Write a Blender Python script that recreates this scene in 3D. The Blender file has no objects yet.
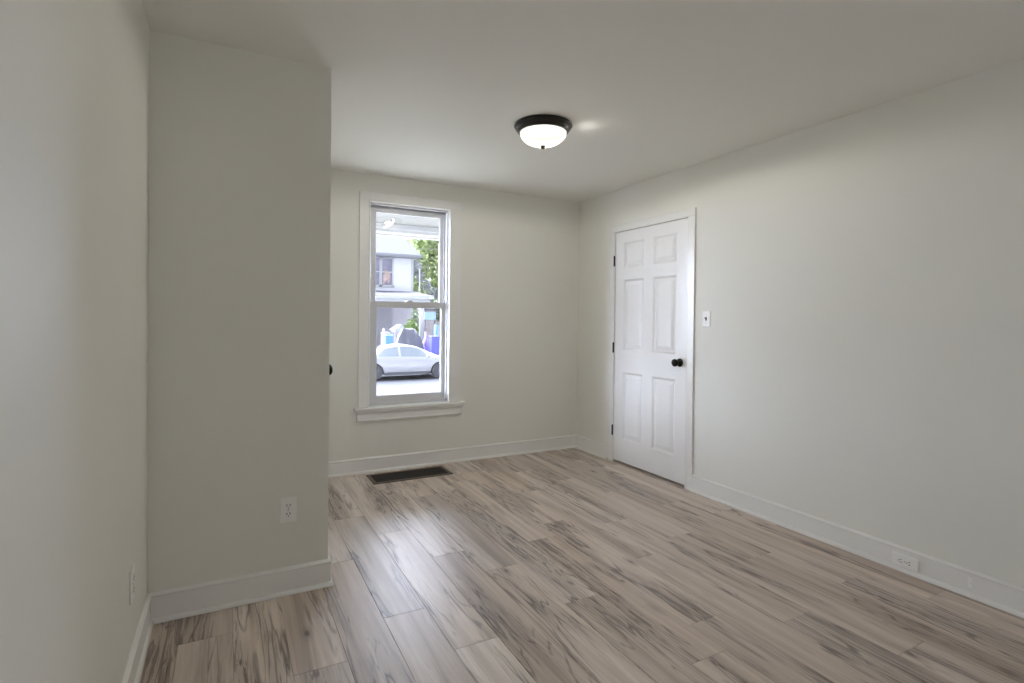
import bpy, bmesh, math, random
from mathutils import Vector, Matrix
random.seed(7)
C = bpy.context.scene.collection
S = bpy.context.scene
PI = math.pi

# ------------------------------------------------------------------ camera
YAW, PIT, ROL = 0.4851, -0.0101, 0.0108
cam_d = bpy.data.cameras.new('camera')
cam_d.sensor_fit = 'HORIZONTAL'
cam_d.sensor_width = 36.0
cam_d.lens = 536.81 / 1024 * 36.0
cam_d.shift_y = -(341.5 - 323.92) / 1024
cam_d.clip_start = 0.05
cam_d.clip_end = 400
cam = bpy.data.objects.new('camera', cam_d)
C.objects.link(cam)
_r = Vector((math.cos(YAW), -math.sin(YAW), 0))
_f = Vector((math.sin(YAW) * math.cos(PIT), math.cos(YAW) * math.cos(PIT), math.sin(PIT)))
_u = _r.cross(_f)
_r2 = _r * math.cos(ROL) + _u * math.sin(ROL)
_u2 = _u * math.cos(ROL) - _r * math.sin(ROL)
cam.matrix_world = Matrix(((_r2.x, _u2.x, -_f.x, 0), (_r2.y, _u2.y, -_f.y, 0),
                           (_r2.z, _u2.z, -_f.z, 1.2712), (0, 0, 0, 1)))
S.camera = cam

# ------------------------------------------------------------------ world, sun, exposure
SUN_STRENGTH = 2.3
SUN_ANGLE = 26
SUN_DIR = Vector((0.91, -0.41, -0.09))
SKY_FRONT, SKY_BACK, SKY_LEFT = 17.0, 1.15, 2.5
w = bpy.data.worlds.new('sky')
S.world = w
w.use_nodes = True
nt = w.node_tree
nt.nodes.clear()
wo = nt.nodes.new('ShaderNodeOutputWorld')
bg = nt.nodes.new('ShaderNodeBackground')
tc = nt.nodes.new('ShaderNodeTexCoord')
sp = nt.nodes.new('ShaderNodeSeparateXYZ')
mr = nt.nodes.new('ShaderNodeMapRange')
mr.interpolation_type = 'SMOOTHSTEP'
mr.inputs[1].default_value = -0.1
mr.inputs[2].default_value = 0.4
mr.inputs[3].default_value = SKY_BACK
mr.inputs[4].default_value = SKY_FRONT
nt.links.new(tc.outputs['Generated'], sp.inputs[0])
nt.links.new(sp.outputs['Y'], mr.inputs[0])
ml = nt.nodes.new('ShaderNodeMapRange')      # the sky is brighter towards the hazy sun at the left
ml.interpolation_type = 'SMOOTHSTEP'
ml.inputs[1].default_value = -0.48
ml.inputs[2].default_value = -0.90
ml.inputs[3].default_value = 1.0
ml.inputs[4].default_value = SKY_LEFT
mm = nt.nodes.new('ShaderNodeMath')
mm.operation = 'MULTIPLY'
nt.links.new(sp.outputs['X'], ml.inputs[0])
nt.links.new(mr.outputs[0], mm.inputs[0])
nt.links.new(ml.outputs[0], mm.inputs[1])
nt.links.new(mm.outputs[0], bg.inputs['Strength'])
bg.inputs['Color'].default_value = (0.74, 0.80, 1.0, 1)
nt.links.new(bg.outputs[0], wo.inputs[0])

sun_d = bpy.data.lights.new('hazy_sun', 'SUN')
sun_d.energy = SUN_STRENGTH
sun_d.angle = math.radians(SUN_ANGLE)
sun_d.color = (0.74, 0.80, 1.0)
sun = bpy.data.objects.new('hazy_sun', sun_d)
sun.rotation_euler = SUN_DIR.to_track_quat('-Z', 'Y').to_euler()
sun.location = (-6, 12, 8)
C.objects.link(sun)

# added fill light for the boxed-out wall, unseen behind the camera
rw_d = bpy.data.lights.new('rear_fill', 'AREA')
rw_d.shape = 'RECTANGLE'; rw_d.size = 0.95; rw_d.size_y = 1.35
rw_d.energy = 2.1
rw_d.color = (1.0, 0.90, 0.62)
rw = bpy.data.objects.new('rear_fill', rw_d)
rw.location = (0.80, -1.19, 1.35)
rw.rotation_euler = (PI / 2, 0, 0)
C.objects.link(rw)

S.view_settings.view_transform = 'Standard'
S.view_settings.look = 'None'
S.view_settings.gamma = 1.0
S.view_settings.use_curve_mapping = False
S.view_settings.exposure = 0.70
S.cycles.max_bounces = 16
S.cycles.diffuse_bounces = 10
S.cycles.transparent_max_bounces = 24
S.cycles.sample_clamp_indirect = 6.0
S.cycles.use_denoising = True

# ------------------------------------------------------------------ materials
def srgb(r, g, b):
    f = lambda c: (c / 255 / 12.92) if c / 255 <= 0.04045 else ((c / 255 + 0.055) / 1.055) ** 2.4
    return (f(r), f(g), f(b), 1)

MATS = {}
def mat(name, col, rough=0.5, metal=0.0, noise=0.0, nscale=8.0, bump=0.0, bscale=60.0, spec=0.5):
    m = bpy.data.materials.new(name)
    m.use_nodes = True
    t = m.node_tree
    b = t.nodes['Principled BSDF']
    b.inputs['Base Color'].default_value = col
    b.inputs['Roughness'].default_value = rough
    b.inputs['Metallic'].default_value = metal
    b.inputs['Specular IOR Level'].default_value = spec
    co = t.nodes.new('ShaderNodeTexCoord')
    if noise:
        n = t.nodes.new('ShaderNodeTexNoise')
        n.inputs['Scale'].default_value = nscale
        n.inputs['Detail'].default_value = 4
        t.links.new(co.outputs['Object'], n.inputs['Vector'])
        mp = t.nodes.new('ShaderNodeMapRange')
        mp.inputs[1].default_value = 0.3
        mp.inputs[2].default_value = 0.7
        mp.inputs[3].default_value = 1 - noise
        mp.inputs[4].default_value = 1 + noise
        t.links.new(n.outputs[0], mp.inputs[0])
        hv = t.nodes.new('ShaderNodeHueSaturation')
        hv.inputs['Color'].default_value = col
        t.links.new(mp.outputs[0], hv.inputs['Value'])
        t.links.new(hv.outputs[0], b.inputs['Base Color'])
    if bump:
        n2 = t.nodes.new('ShaderNodeTexNoise')
        n2.inputs['Scale'].default_value = bscale
        n2.inputs['Detail'].default_value = 3
        t.links.new(co.outputs['Object'], n2.inputs['Vector'])
        bp = t.nodes.new('ShaderNodeBump')
        bp.inputs['Strength'].default_value = bump
        bp.inputs['Distance'].default_value = 0.002
        t.links.new(n2.outputs[0], bp.inputs['Height'])
        t.links.new(bp.outputs[0], b.inputs['Normal'])
    MATS[name] = m
    return m

def glass(name, tint=(0.97, 0.98, 0.98, 1), refl=1.0):
    m = bpy.data.materials.new(name)
    m.use_nodes = True
    t = m.node_tree
    t.nodes.clear()
    o = t.nodes.new('ShaderNodeOutputMaterial')
    tr = t.nodes.new('ShaderNodeBsdfTransparent')
    tr.inputs[0].default_value = tint
    gl = t.nodes.new('ShaderNodeBsdfGlossy')
    gl.inputs['Roughness'].default_value = 0.01
    lw = t.nodes.new('ShaderNodeLayerWeight')
    lw.inputs[0].default_value = 0.5
    pw = t.nodes.new('ShaderNodeMath'); pw.operation = 'POWER'; pw.inputs[1].default_value = 5.0
    fr = t.nodes.new('ShaderNodeMath'); fr.operation = 'MULTIPLY_ADD'
    fr.inputs[1].default_value = 0.96; fr.inputs[2].default_value = 0.04
    t.links.new(lw.outputs['Facing'], pw.inputs[0])
    t.links.new(pw.outputs[0], fr.inputs[0])
    mx = t.nodes.new('ShaderNodeMixShader')
    t.links.new(fr.outputs[0], mx.inputs[0])
    t.links.new(tr.outputs[0], mx.inputs[1])
    t.links.new(gl.outputs[0], mx.inputs[2])
    t.links.new(mx.outputs[0], o.inputs[0])
    MATS[name] = m
    return m

WALL = mat('wall_paint', (0.79, 0.786, 0.735, 1), 0.50, noise=0.012, nscale=1.5, bump=0.06, bscale=90, spec=0.36)
CEIL = mat('ceiling_paint', (0.835, 0.83, 0.80, 1), 0.7, noise=0.012, nscale=1.2, bump=0.1, bscale=70, spec=0.25)
TRIM = mat('trim_paint', (0.83, 0.83, 0.81, 1), 0.26, noise=0.008, nscale=3, bump=0.03, bscale=40)
DOORP = mat('door_paint', (0.85, 0.85, 0.845, 1), 0.30, noise=0.006, nscale=4, bump=0.05, bscale=120)
VINYL = mat('window_vinyl', (0.62, 0.62, 0.63, 1), 0.35, noise=0.01, nscale=5)
BLACK = mat('black_metal', (0.012, 0.011, 0.011, 1), 0.32, metal=0.6, noise=0.05, nscale=30)
BRONZE = mat('bronze_metal', (0.035, 0.032, 0.032, 1), 0.38, metal=0.7, noise=0.08, nscale=20)
PLASTIC = mat('white_plastic', (0.86, 0.86, 0.84, 1), 0.3, noise=0.006, nscale=10)
SLOT = mat('dark_slot', (0.02, 0.018, 0.016, 1), 0.6, noise=0.05, nscale=30)
TOGGLE = mat('grey_toggle', (0.16, 0.15, 0.14, 1), 0.4, noise=0.05, nscale=30)
SCREW = mat('screw_metal', (0.45, 0.44, 0.42, 1), 0.35, metal=0.8, noise=0.05, nscale=60)
VENTM = mat('register_brown', srgb(104, 90, 80), 0.45, metal=0.3, noise=0.08, nscale=20)
VENTD = mat('register_louvre', (0.02, 0.016, 0.014, 1), 0.45, metal=0.3, noise=0.08, nscale=20)
DUCT = mat('duct_dark', (0.004, 0.004, 0.004, 1), 0.8, noise=0.1, nscale=20)
SUB = mat('subfloor', (0.05, 0.042, 0.036, 1), 0.8, noise=0.1, nscale=6)
PANE = glass('window_glass')

def dome_mat():
    """frosted glass: glows, and lets part of the bulb's light straight through"""
    m = mat('lamp_glass', (0.30, 0.29, 0.28, 1), 0.35, noise=0.01, nscale=8)
    t = m.node_tree
    b = t.nodes['Principled BSDF']
    b.inputs['Emission Color'].default_value = (1.0, 0.92, 0.80, 1)
    b.inputs['Emission Strength'].default_value = 1.2
    tr = t.nodes.new('ShaderNodeBsdfTransparent')
    mx = t.nodes.new('ShaderNodeMixShader')
    mx.inputs[0].default_value = 0.5
    t.links.new(b.outputs[0], mx.inputs[1]); t.links.new(tr.outputs[0], mx.inputs[2])
    t.links.new(mx.outputs[0], t.nodes['Material Output'].inputs[0])
    return m
DOME = dome_mat()

def floor_mat():
    m = bpy.data.materials.new('vinyl_plank')
    m.use_nodes = True
    t = m.node_tree
    N, L = t.nodes.new, t.links.new
    b = t.nodes['Principled BSDF']
    uv = N('ShaderNodeAttribute'); uv.attribute_name = 'plank_uv'
    rnd = N('ShaderNodeAttribute'); rnd.attribute_name = 'plank_random'
    def math_(op, a, c, clamp=False):
        n = N('ShaderNodeMath'); n.operation = op; n.use_clamp = clamp
        for i, v in enumerate((a, c)):
            if isinstance(v, (int, float)): n.inputs[i].default_value = v
            else: L(v, n.inputs[i])
        return n.outputs[0]
    def mapped(sx, sy, dist=0):
        mp = N('ShaderNodeMapping')
        mp.inputs['Scale'].default_value = (sx, sy, 1)
        L(uv.outputs['Vector'], mp.inputs[0])
        return mp.outputs[0]
    def noise(v, scale, detail, rough, dist=0.0):
        n = N('ShaderNodeTexNoise')
        n.inputs['Scale'].default_value = scale
        n.inputs['Detail'].default_value = detail
        n.inputs['Roughness'].default_value = rough
        n.inputs['Distortion'].default_value = dist
        L(v, n.inputs['Vector'])
        return n.outputs[0]
    def ramp(v, *stops):
        r = N('ShaderNodeValToRGB')
        e = r.color_ramp.elements
        while len(e) < len(stops): e.new(0.5)
        for k, (p, c) in enumerate(stops):
            e[k].position = p; e[k].color = c
        L(v, r.inputs[0])
        return r.outputs[0]
    def mix(f, a, c, mode='MIX'):
        n = N('ShaderNodeMix'); n.data_type = 'RGBA'; n.blend_type = mode
        for sock, v in ((n.inputs[0], f), (n.inputs[6], a), (n.inputs[7], c)):
            if isinstance(v, (int, float)): sock.default_value = v
            elif isinstance(v, tuple): sock.default_value = v
            else: L(v, sock)
        return n.outputs[2]
    g = lambda v: (v, v, v, 1)
    sr = N('ShaderNodeSeparateColor'); L(rnd.outputs['Color'], sr.inputs[0])
    fine = noise(mapped(150, 5.0), 1.0, 4, 0.6, 0.3)                   # fibre
    broad = noise(mapped(13, 0.55), 1.0, 3, 0.55, 0.8)                  # wide tone bands along the plank
    base = ramp(broad, (0.30, srgb(134, 118, 105)), (0.44, srgb(160, 145, 132)), (0.58, srgb(172, 158, 146)), (0.75, srgb(186, 174, 163)))
    base = mix(math_('MULTIPLY', math_('SUBTRACT', fine, 0.38, True), 0.8), base, srgb(120, 104, 92))
    # patches of figured grain; clean wood between them
    patch_n = noise(mapped(7.5, 0.8), 1.0, 3, 0.55, 0.6)
    patch = ramp(patch_n, (0.50, g(0)), (0.62, g(1)))
    base = mix(math_('MULTIPLY', patch, 0.33), base, srgb(108, 92, 82))
    # long curving veins: thin contour lines of a stretched noise
    n1 = noise(mapped(8, 0.70), 1.0, 3, 0.5, 0.3)
    veins = N('ShaderNodeMath'); veins.operation = 'SINE'
    L(math_('MULTIPLY', n1, 70.0), veins.inputs[0])
    vl = math_('MULTIPLY', ramp(veins.outputs[0], (0.72, g(0)), (1.0, g(1))), ramp(patch_n, (0.44, g(0)), (0.56, g(1))))
    base = mix(math_('MULTIPLY', vl, 0.72), base, srgb(70, 57, 50))
    # wisps of dark fibre inside the patches
    wisp = noise(mapped(42, 2.4), 1.0, 5, 0.65, 1.2)
    wm = math_('MULTIPLY', ramp(wisp, (0.50, g(0)), (0.62, g(1))), ramp(patch_n, (0.47, g(0)), (0.60, g(1))))
    base = mix(math_('MULTIPLY', wm, 0.75), base, srgb(78, 65, 58))
    # near-black cracks
    core = noise(mapped(60, 4.5), 1.0, 5, 0.65, 1.8)
    cm = math_('MULTIPLY', ramp(core, (0.57, g(0)), (0.64, g(1))), ramp(patch_n, (0.55, g(0)), (0.63, g(1))))
    base = mix(math_('MULTIPLY', cm, 0.9), base, srgb(54, 44, 40))
    # knots
    vo = N('ShaderNodeTexVoronoi'); vo.inputs['Scale'].default_value = 1.0
    L(mapped(8, 3.4), vo.inputs['Vector'])
    sc = N('ShaderNodeSeparateColor'); L(vo.outputs['Color'], sc.inputs[0])
    some = math_('GREATER_THAN', sc.outputs[0], 0.80)
    kd = math_('ADD', vo.outputs['Distance'], math_('MULTIPLY', math_('SUBTRACT', wisp, 0.5), 0.12))
    base = mix(math_('MULTIPLY', math_('MULTIPLY', ramp(kd, (0.10, g(1)), (0.26, g(0))), some), 0.5), base, srgb(110, 94, 84))
    base = mix(math_('MULTIPLY', math_('MULTIPLY', ramp(kd, (0.03, g(1)), (0.10, g(0))), some), 0.85), base, srgb(62, 51, 45))
    # plank to plank tone
    hv = N('ShaderNodeHueSaturation')
    L(base, hv.inputs['Color'])
    mrv = N('ShaderNodeMapRange'); L(sr.outputs[0], mrv.inputs[0])
    mrv.inputs[3].default_value = 1.38; mrv.inputs[4].default_value = 1.74
    L(mrv.outputs[0], hv.inputs['Value'])
    mrs = N('ShaderNodeMapRange'); L(sr.outputs[1], mrs.inputs[0])
    mrs.inputs[3].default_value = 0.70; mrs.inputs[4].default_value = 1.0
    L(mrs.outputs[0], hv.inputs['Saturation'])
    L(hv.outputs[0], b.inputs['Base Color'])
    rr = N('ShaderNodeMapRange'); L(fine, rr.inputs[0])
    rr.inputs[3].default_value = 0.38; rr.inputs[4].default_value = 0.45
    L(rr.outputs[0], b.inputs['Roughness'])
    b.inputs['Specular IOR Level'].default_value = 1.0
    bp = N('ShaderNodeBump'); bp.inputs['Strength'].default_value = 0.10; bp.inputs['Distance'].default_value = 0.001
    L(fine, bp.inputs['Height']); L(bp.outputs[0], b.inputs['Normal'])
    return m
FLOORM = floor_mat()

# ------------------------------------------------------------------ mesh helpers
class MB:
    """collects shapes and links them as one mesh object"""
    def __init__(self): self.bm = bmesh.new()
    def face(self, pts):
        return self.bm.faces.new([self.bm.verts.new(p) for p in pts])
    def box(self, x0, y0, z0, x1, y1, z1, bev=0.0, seg=2):
        t = bmesh.new()
        bmesh.ops.create_cube(t, size=1.0)
        for v in t.verts:
            v.co = Vector((x0 + (v.co.x + .5) * (x1 - x0), y0 + (v.co.y + .5) * (y1 - y0), z0 + (v.co.z + .5) * (z1 - z0)))
        if bev:
            bmesh.ops.bevel(t, geom=list(t.edges), offset=bev, segments=seg, affect='EDGES', profile=0.5)
        self.merge(t)
        return self
    def merge(self, t, M=None):
        mp = {}
        for v in t.verts:
            mp[v] = self.bm.verts.new(M @ v.co if M else v.co)
        for f in t.faces:
            try: self.bm.faces.new([mp[v] for v in f.verts])
            except ValueError: pass
        t.free()
    def grid(self, rows, close_u=False, close_v=False):
        """rows: list of lists of points"""
        vs = [[self.bm.verts.new(p) for p in r] for r in rows]
        n, m_ = len(vs), len(vs[0])
        for i in range(n if close_u else n - 1):
            for j in range(m_ if close_v else m_ - 1):
                a, b_, c, d = vs[i][j], vs[i][(j + 1) % m_], vs[(i + 1) % n][(j + 1) % m_], vs[(i + 1) % n][j]
                try: self.bm.faces.new([a, b_, c, d])
                except ValueError: pass
        return vs
    def lathe(self, prof, o, axis='Z', n=40, caps=True):
        """prof: (radius, height) pairs turned about axis through o"""
        rows = []
        for r, h in prof:
            ring = []
            for k in range(n):
                a = 2 * PI * k / n
                x, y = r * math.cos(a), r * math.sin(a)
                p = {'Z': (x, y, h), 'X': (h, x, y), 'Y': (y, h, x)}[axis]
                ring.append((o[0] + p[0], o[1] + p[1], o[2] + p[2]))
            rows.append(ring)
        vs = self.grid(rows, close_v=True)
        if caps:
            for ring in (vs[0], vs[-1]):
                try: self.bm.faces.new(ring)
                except ValueError: pass
        return self
    def tube(self, pts, r, n=8):
        pts = [Vector(p) for p in pts]
        rad = r if isinstance(r, (list, tuple)) else [r] * len(pts)
        rows = []
        for i, p in enumerate(pts):
            d = (pts[min(i + 1, len(pts) - 1)] - pts[max(i - 1, 0)]).normalized()
            a = d.cross(Vector((0, 0, 1)) if abs(d.z) < .9 else Vector((1, 0, 0))).normalized()
            b_ = d.cross(a)
            rows.append([p + (a * math.cos(2 * PI * k / n) + b_ * math.sin(2 * PI * k / n)) * rad[i] for k in range(n)])
        vs = self.grid(rows, close_v=True)
        for ring in (vs[0], vs[-1]):
            try: self.bm.faces.new(ring)
            except ValueError: pass
        return self
    def prism(self, poly, a0, a1, axis='Y'):
        """poly of 2-D points extruded along axis between a0 and a1"""
        def P(u, v, a): return {'X': (a, u, v), 'Y': (u, a, v), 'Z': (u, v, a)}[axis]
        lo = [self.bm.verts.new(P(u, v, a0)) for u, v in poly]
        hi = [self.bm.verts.new(P(u, v, a1)) for u, v in poly]
        n = len(poly)
        self.bm.faces.new(lo); self.bm.faces.new(hi)
        for i in range(n): self.bm.faces.new([lo[i], lo[(i + 1) % n], hi[(i + 1) % n], hi[i]])
        return self
    def sweep(self, path, prof):
        """path: 2-D polyline, room on its left; prof: (offset into room, z) closed; mitred corners"""
        n = len(path)
        rows = []
        for i in range(n):
            p = Vector(path[i])
            d0 = (p - Vector(path[i - 1])).normalized() if i else None
            d1 = (Vector(path[i + 1]) - p).normalized() if i < n - 1 else None
            n0 = Vector((-d0.y, d0.x)) if d0 else None
            n1 = Vector((-d1.y, d1.x)) if d1 else None
            if n0 is None: m_ = n1
            elif n1 is None: m_ = n0
            else:
                m_ = (n0 + n1).normalized()
                m_ = m_ / m_.dot(n0)
            rows.append([(p.x + m_.x * o, p.y + m_.y * o, z) for o, z in prof])
        vs = self.grid(rows, close_v=True)
        for ring in (vs[0], vs[-1]):
            try: self.bm.faces.new(ring)
            except ValueError: pass
        return self
    def build(self, name, m, parent=None, smooth=False, angle=35, origin=None):
        bmesh.ops.recalc_face_normals(self.bm, faces=list(self.bm.faces))
        me = bpy.data.meshes.new(name)
        if origin is not None:
            bmesh.ops.translate(self.bm, verts=list(self.bm.verts), vec=-Vector(origin))
        self.bm.to_mesh(me); self.bm.free()
        if smooth:
            for p in me.polygons: p.use_smooth = True
            me.set_sharp_from_angle(angle=math.radians(angle))
        me.materials.append(m)
        o = bpy.data.objects.new(name, me)
        C.objects.link(o)
        if parent is not None:
            o.parent = parent
        if origin is not None: o.location = origin
        return o

def tag(o, label=None, cat=None, group=None, kind=None):
    if label: o['label'] = label
    if cat: o['category'] = cat
    if group: o['group'] = group
    if kind: o['kind'] = kind
    return o
def struct(o, label, cat): return tag(o, label, cat, kind='structure')
def empty(name, loc, label, cat, group=None, kind=None, rz=0.0):
    o = bpy.data.objects.new(name, None)
    o.empty_display_size = 0.1
    C.objects.link(o)
    o.location = loc; o.rotation_euler = (0, 0, rz)
    return tag(o, label, cat, group, kind)
# parts of a thing are modelled in the coordinates of their parent (its base)

# ------------------------------------------------------------------ room shell
XR, YB, XL, XP, YP, H = 3.0652, 4.4164, -0.2917, 0.4198, 2.6407, 2.4335
YR = -1.05
T = 0.2
TB = 0.146     # thickness of the window wall

# floor: one mesh of separate planks
PW, PL, GAP = 0.1875, 1.22, 0.0003
JOINT = {-1: 2.41, 3: 2.24, 4: 1.905, 5: 2.70, 6: 2.43, 7: 1.995, 11: 1.455, 13: 1.93,
         0: 1.72, 1: 2.02, 2: 2.86, 8: 2.65, 9: 1.62, 10: 2.2, 12: 2.33, 14: 1.55, 15: 2.5, -2: 1.9}
def make_floor():
    bm = bmesh.new()
    uvl = bm.loops.layers.float_vector.new('plank_uv')
    rl = bm.loops.layers.float_color.new('plank_random')
    rg = random.Random(21)
    x_lo, x_hi, y_lo, y_hi = XL - .05, XR + .09, YR - .05, YB + .05
    i0 = int(math.floor((x_lo - .02) / PW)); i1 = int(math.ceil((x_hi - .02) / PW))
    for i in range(i0, i1):
        a, b_ = max(x_lo, .02 + i * PW), min(x_hi, .02 + (i + 1) * PW)
        if b_ - a < .004: continue
        j = JOINT.get(i, rg.random() * PL)
        y = j - PL * math.ceil((j - y_lo) / PL)
        while y < y_hi:
            c, d = max(y, y_lo), min(y + PL, y_hi)
            y += PL
            if d - c < .004: continue
            col = (rg.random(), rg.random(), rg.random(), 1)
            off = Vector((rg.random() * 90, rg.random() * 90, rg.random() * 90))
            e, ch = GAP, 0.0009
            out = [(a + e, c + e), (b_ - e, c + e), (b_ - e, d - e), (a + e, d - e)]
            inn = [(a + e + ch, c + e + ch), (b_ - e - ch, c + e + ch), (b_ - e - ch, d - e - ch), (a + e + ch, d - e - ch)]
            bot = [bm.verts.new((p[0], p[1], -.004)) for p in out]
            mid = [bm.verts.new((p[0], p[1], -.0012)) for p in out]
            top = [bm.verts.new((p[0], p[1], 0)) for p in inn]
            fs = [bm.faces.new(top)]
            for k in range(4):
                fs.append(bm.faces.new([mid[k], mid[(k + 1) % 4], top[(k + 1) % 4], top[k]]))
                fs.append(bm.faces.new([bot[k], bot[(k + 1) % 4], mid[(k + 1) % 4], mid[k]]))
            for f in fs:
                for lp in f.loops:
                    v = lp.vert.co
                    lp[uvl] = Vector((v.x, v.y, 0)) + off
                    lp[rl] = col
    base = bmesh.new()
    bmesh.ops.create_cube(base, size=1)
    vs = {}
    n0 = len(bm.faces)
    for v in base.verts:
        vs[v] = bm.verts.new((x_lo if v.co.x < 0 else x_hi, y_lo if v.co.y < 0 else y_hi, -.12 if v.co.z < 0 else -.0035))
    for f in base.faces:
        nf = bm.faces.new([vs[v] for v in f.verts]); nf.material_index = 1
    base.free()
    bmesh.ops.recalc_face_normals(bm, faces=list(bm.faces))
    me = bpy.data.meshes.new('floor'); bm.to_mesh(me); bm.free()
    me.materials.append(FLOORM); me.materials.append(SUB)
    o = bpy.data.objects.new('floor', me); C.objects.link(o)
    struct(o, 'grey-brown wood-look plank floor of the empty room', 'floor')
make_floor()

m = MB(); m.box(XL - T, YR - T, H, XR + T, YB + TB, H + .15)
struct(m.build('ceiling', CEIL), 'smooth white painted ceiling holding the dome light', 'ceiling')

# back wall with the window hole
WX0, WX1, WZ0, WZ1 = 0.985, 1.725, 0.512, 2.235
m = MB()
m.box(XL - T, YB, -.12, WX0, YB + TB, H); m.box(WX1, YB, -.12, XR + T, YB + TB, H)
m.box(WX0, YB, -.12, WX1, YB + TB, WZ0); m.box(WX0, YB, WZ1, WX1, YB + TB, H)
struct(m.build('wall_back', WALL), 'far off-white wall with the double-hung window', 'wall')

# right wall with a recess for the door
DY0, DY1, DZ = 2.9655, 3.8300, 2.050
m = MB()
m.box(XR, YR - T, -.12, XR + .09, DY0, H); m.box(XR, DY1, -.12, XR + .09, YB, H)
m.box(XR, DY0, DZ, XR + .09, DY1, H); m.box(XR + .09, YR - T, -.12, XR + T, YB, H)
struct(m.build('wall_right', WALL), 'long off-white wall holding the six-panel door', 'wall')
m = MB(); m.box(XL - T, YR - T, -.12, XL, YP, H)
struct(m.build('wall_left', WALL), 'near off-white wall along the left edge of the picture', 'wall')
m = MB(); m.box(XL - T, YP, -.12, XP, YB, H)
struct(m.build('wall_inner', WALL), 'off-white boxed-out wall projecting into the room at left', 'wall')
m = MB()
m.box(XL, YR - T, -.12, .325, YR, H); m.box(1.275, YR - T, -.12, XR, YR, H)
m.box(.325, YR - T, -.12, 1.275, YR, .675); m.box(.325, YR - T, 2.025, 1.275, YR, H)
struct(m.build('wall_rear', WALL), 'plain off-white wall behind the camera', 'wall')

# baseboards: flat board, bevelled cap, quarter-round shoe
BP = [(0, 0), (.024, 0), (.024, .006), (.022, .013), (.018, .018), (.0125, .0205), (.0125, .107), (.0150, .110), (.0150, .114), (.009, .120), (.004, .124), (0, .124)]
CAS = 0.075
m = MB(); m.sweep([(XR, YB), (XP, YB)], BP)
struct(m.build('baseboard_back', TRIM, smooth=True, angle=25), 'white baseboard under the window wall', 'baseboard')
m = MB(); m.sweep([(XR, YR), (XR, DY0 - .068)], BP); m.sweep([(XR, DY1 + CAS), (XR, YB)], BP)
struct(m.build('baseboard_right', TRIM, smooth=True, angle=25), 'white baseboard along the wall with the door', 'baseboard')
m = MB(); m.sweep([(XL, YP), (XL, YR)], BP)
struct(m.build('baseboard_left', TRIM, smooth=True, angle=25), 'white baseboard along the near left wall', 'baseboard')
m = MB(); m.sweep([(XP, 2.865), (XP, YP), (XL, YP)], BP); m.sweep([(XP, YB), (XP, 3.77)], BP)
struct(m.build('baseboard_inner', TRIM, smooth=True, angle=25), 'white baseboard round the boxed-out wall corner', 'baseboard')
m = MB(); m.sweep([(XL, YR), (XR, YR)], BP)
struct(m.build('baseboard_rear', TRIM, smooth=True, angle=25), 'white baseboard behind the camera', 'baseboard')

# ------------------------------------------------------------------ door on the right wall
m = MB()   # casing: two legs and a head, with a bead on the inner edge
for a, b_ in ((DY0 - .068, DY0 - .004), (DY1 + .004, DY1 + CAS)):
    m.box(XR - .014, a, 0, XR, b_, DZ + .004, .003)
m.box(XR - .014, DY0 - .068, DZ + .004, XR, DY1 + CAS, DZ + .060, .003)
# jamb lining and stop
m.box(XR - .012, DY0 - .004, 0, XR + .088, DY0 + .003, DZ); m.box(XR - .012, DY1 - .003, 0, XR + .088, DY1 + .004, DZ)
m.box(XR - .012, DY0, DZ - .001, XR + .088, DY1, DZ + .004)
struct(m.build('trim_1', TRIM), 'white casing round the six-panel door', 'door casing')

def panel_door(name, y0, y1, z0, z1, x_face, sign, thick, mt, label):
    """leaf whose face lies at x_face looking along sign*X; raised panels in sunk moulded recesses"""
    root = empty(name, (x_face, (y0 + y1) / 2, z0), label, 'door', kind='structure')
    bm = MB()
    W, Hh = y1 - y0, z1 - z0
    rows_z = [(0.195, 0.790), (0.985, 1.600), (1.705, 1.925)]
    cols = [(0.115, 0.372), (0.488, 0.745)]
    k = W / 0.86
    cols = [(a * k - W / 2, b_ * k - W / 2) for a, b_ in cols]
    ys = [-W / 2] + [v for c in cols for v in c] + [W / 2]
    zs = [0] + [v for r in rows_z for v in r] + [Hh]
    def P(y, z, d): return (-sign * d, y, z)   # d = depth behind the face
    for i in range(len(ys) - 1):
        for j in range(len(zs) - 1):
            a, b_, c, d = ys[i], ys[i + 1], zs[j], zs[j + 1]
            if i % 2 == 1 and j % 2 == 1:
                rings = [(0, 0), (.006, .004), (.014, .009), (.022, .010), (.050, .003), (.054, .0025)]
                prev = None
                for e, dep in rings:
                    cur = [P(a + e, c + e, dep), P(b_ - e, c + e, dep), P(b_ - e, d - e, dep), P(a + e, d - e, dep)]
                    if prev:
                        for q in range(4): bm.face([prev[q], prev[(q + 1) % 4], cur[(q + 1) % 4], cur[q]])
                    prev = cur
                bm.face(prev)
            else:
                bm.face([P(a, c, 0), P(b_, c, 0), P(b_, d, 0), P(a, d, 0)])
    # edges and back
    r0 = [P(-W / 2, 0, 0), P(W / 2, 0, 0), P(W / 2, Hh, 0), P(-W / 2, Hh, 0)]
    r1 = [P(-W / 2, 0, thick), P(W / 2, 0, thick), P(W / 2, Hh, thick), P(-W / 2, Hh, thick)]
    for q in range(4): bm.face([r0[q], r0[(q + 1) % 4], r1[(q + 1) % 4], r1[q]])
    bm.face(r1)
    bmesh.ops.remove_doubles(bm.bm, verts=list(bm.bm.verts), dist=1e-5)
    bm.build('door_leaf', mt, root)
    return root
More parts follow.
